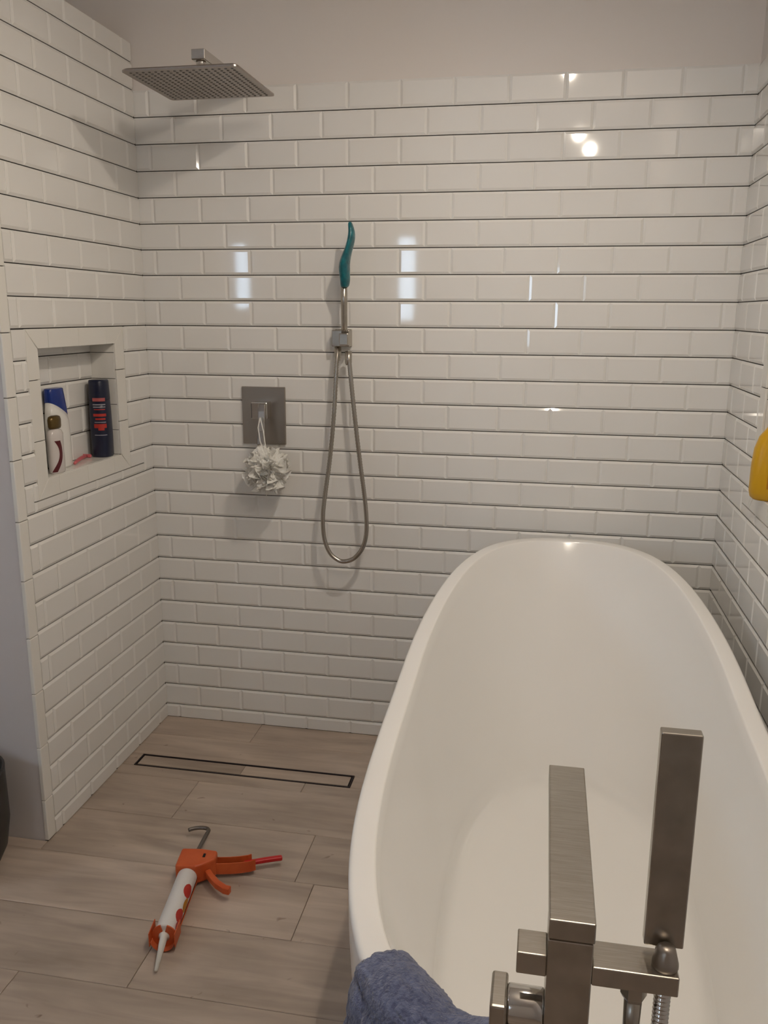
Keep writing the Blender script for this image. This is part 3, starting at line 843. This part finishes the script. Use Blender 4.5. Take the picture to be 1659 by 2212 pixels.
# rear housing
bm = bmesh.new(); prism(bm, [(-.012, -.031), (.060, -.031), (.062, .020), (.052, .036), (.028, .064), (-.004, .062), (-.012, .02)], 'z', .008, .060)
obj('rear_housing', bm, 'orange', cg, bevel=.006, segs=3)
bm = bmesh.new(); prism(bm, [(.012, .030), (.026, .030), (.026, .036), (.012, .036)], 'z', .0602, .0612); obj('rivet_slot', bm, 'black', cg)
# handle: channel running towards the tub, a black strip darkens its inside
hl = bmesh.new()
def channel(bm, path, w_, t_, h0, h1):
    """U channel open to the top: floor strip plus two side strips following a path in xy"""
    for (off, th, za, zb) in ((-w_/2, t_, h0, h1), (w_/2, t_, h0, h1)):
        strip(bm, [(x_, y_) for x_, y_ in path], off, th, za, zb)
    strip(bm, path, 0, w_, h0, h0 + t_)
def strip(bm, path, off, th, za, zb):
    L = []; n = len(path)
    for i, (x_, y_) in enumerate(path):
        a, b = path[max(i-1, 0)], path[min(i+1, n-1)]
        tx, ty = b[0]-a[0], b[1]-a[1]; l = math.hypot(tx, ty); nx, ny = -ty/l, tx/l
        L.append([(x_+nx*(off-th/2), y_+ny*(off-th/2), za), (x_+nx*(off+th/2), y_+ny*(off+th/2), za), (x_+nx*(off+th/2), y_+ny*(off+th/2), zb), (x_+nx*(off-th/2), y_+ny*(off-th/2), zb)])
    rings(bm, L)
hpath = [(.012, .045), (.012, .070), (.010, .095), (.006, .120), (.0, .142), (-.006, .152)]
channel(hl, hpath, .026, .002, .012, .042); obj('handle', hl, 'orange', cg)
hl = bmesh.new(); strip(hl, [(.010, .05), (.009, .08), (.006, .115), (.001, .138)], 0, .018, .0145, .018); obj('handle_dark_strip', hl, 'black', cg)
hl = bmesh.new(); strip(hl, [(-.002, .128), (-.010, .152), (-.019, .180), (-.026, .205), (-.030, .222)], 0, .013, .018, .030); g_o = obj('red_grip', hl, 'red', cg, bevel=.004, segs=3); g_o['label'] = 'bright red handle end'
hl = bmesh.new(); strip(hl, [(.045, .046), (.066, .060), (.090, .080), (.108, .102), (.112, .116)], 0, .015, .022, .040); obj('trigger', hl, 'orange', cg, bevel=.003)
# rod with hook
bm = bmesh.new(); rp = catmull([(.06, 0, .036), (-.02, .002, .036), (-.06, .004, .034), (-.110, .007, .031), (-.132, .008, .030), (-.143, .000, .029), (-.147, -.018, .028), (-.144, -.036, .027), (-.137, -.047, .027)], 6)
tube(bm, rp, .0054, 8); obj('push_rod', bm, 'rod', cg, True)
bm = bmesh.new(); box(bm, -.020, -.0115, .006, .040, .022, .050); obj('release_tab', bm, 'rod', cg, bevel=.002)

# ------------------------------------------------------------------ dark bin at the left edge
o = tag(empty('waste_bin', (-.147, -.897, 0)), 'dark charcoal round waste bin at the left edge by the painted wall', 'bin')
bm = bmesh.new(); rings(bm, [ell_ring(0, 0, z_, r_, r_, 40) for z_, r_ in ((0, .078), (.008, .088), (.05, .108), (.12, .119), (.255, .118), (.266, .119), (.27, .116), (.266, .112), (.03, .086))]); obj('body', bm, 'bin', o, True)
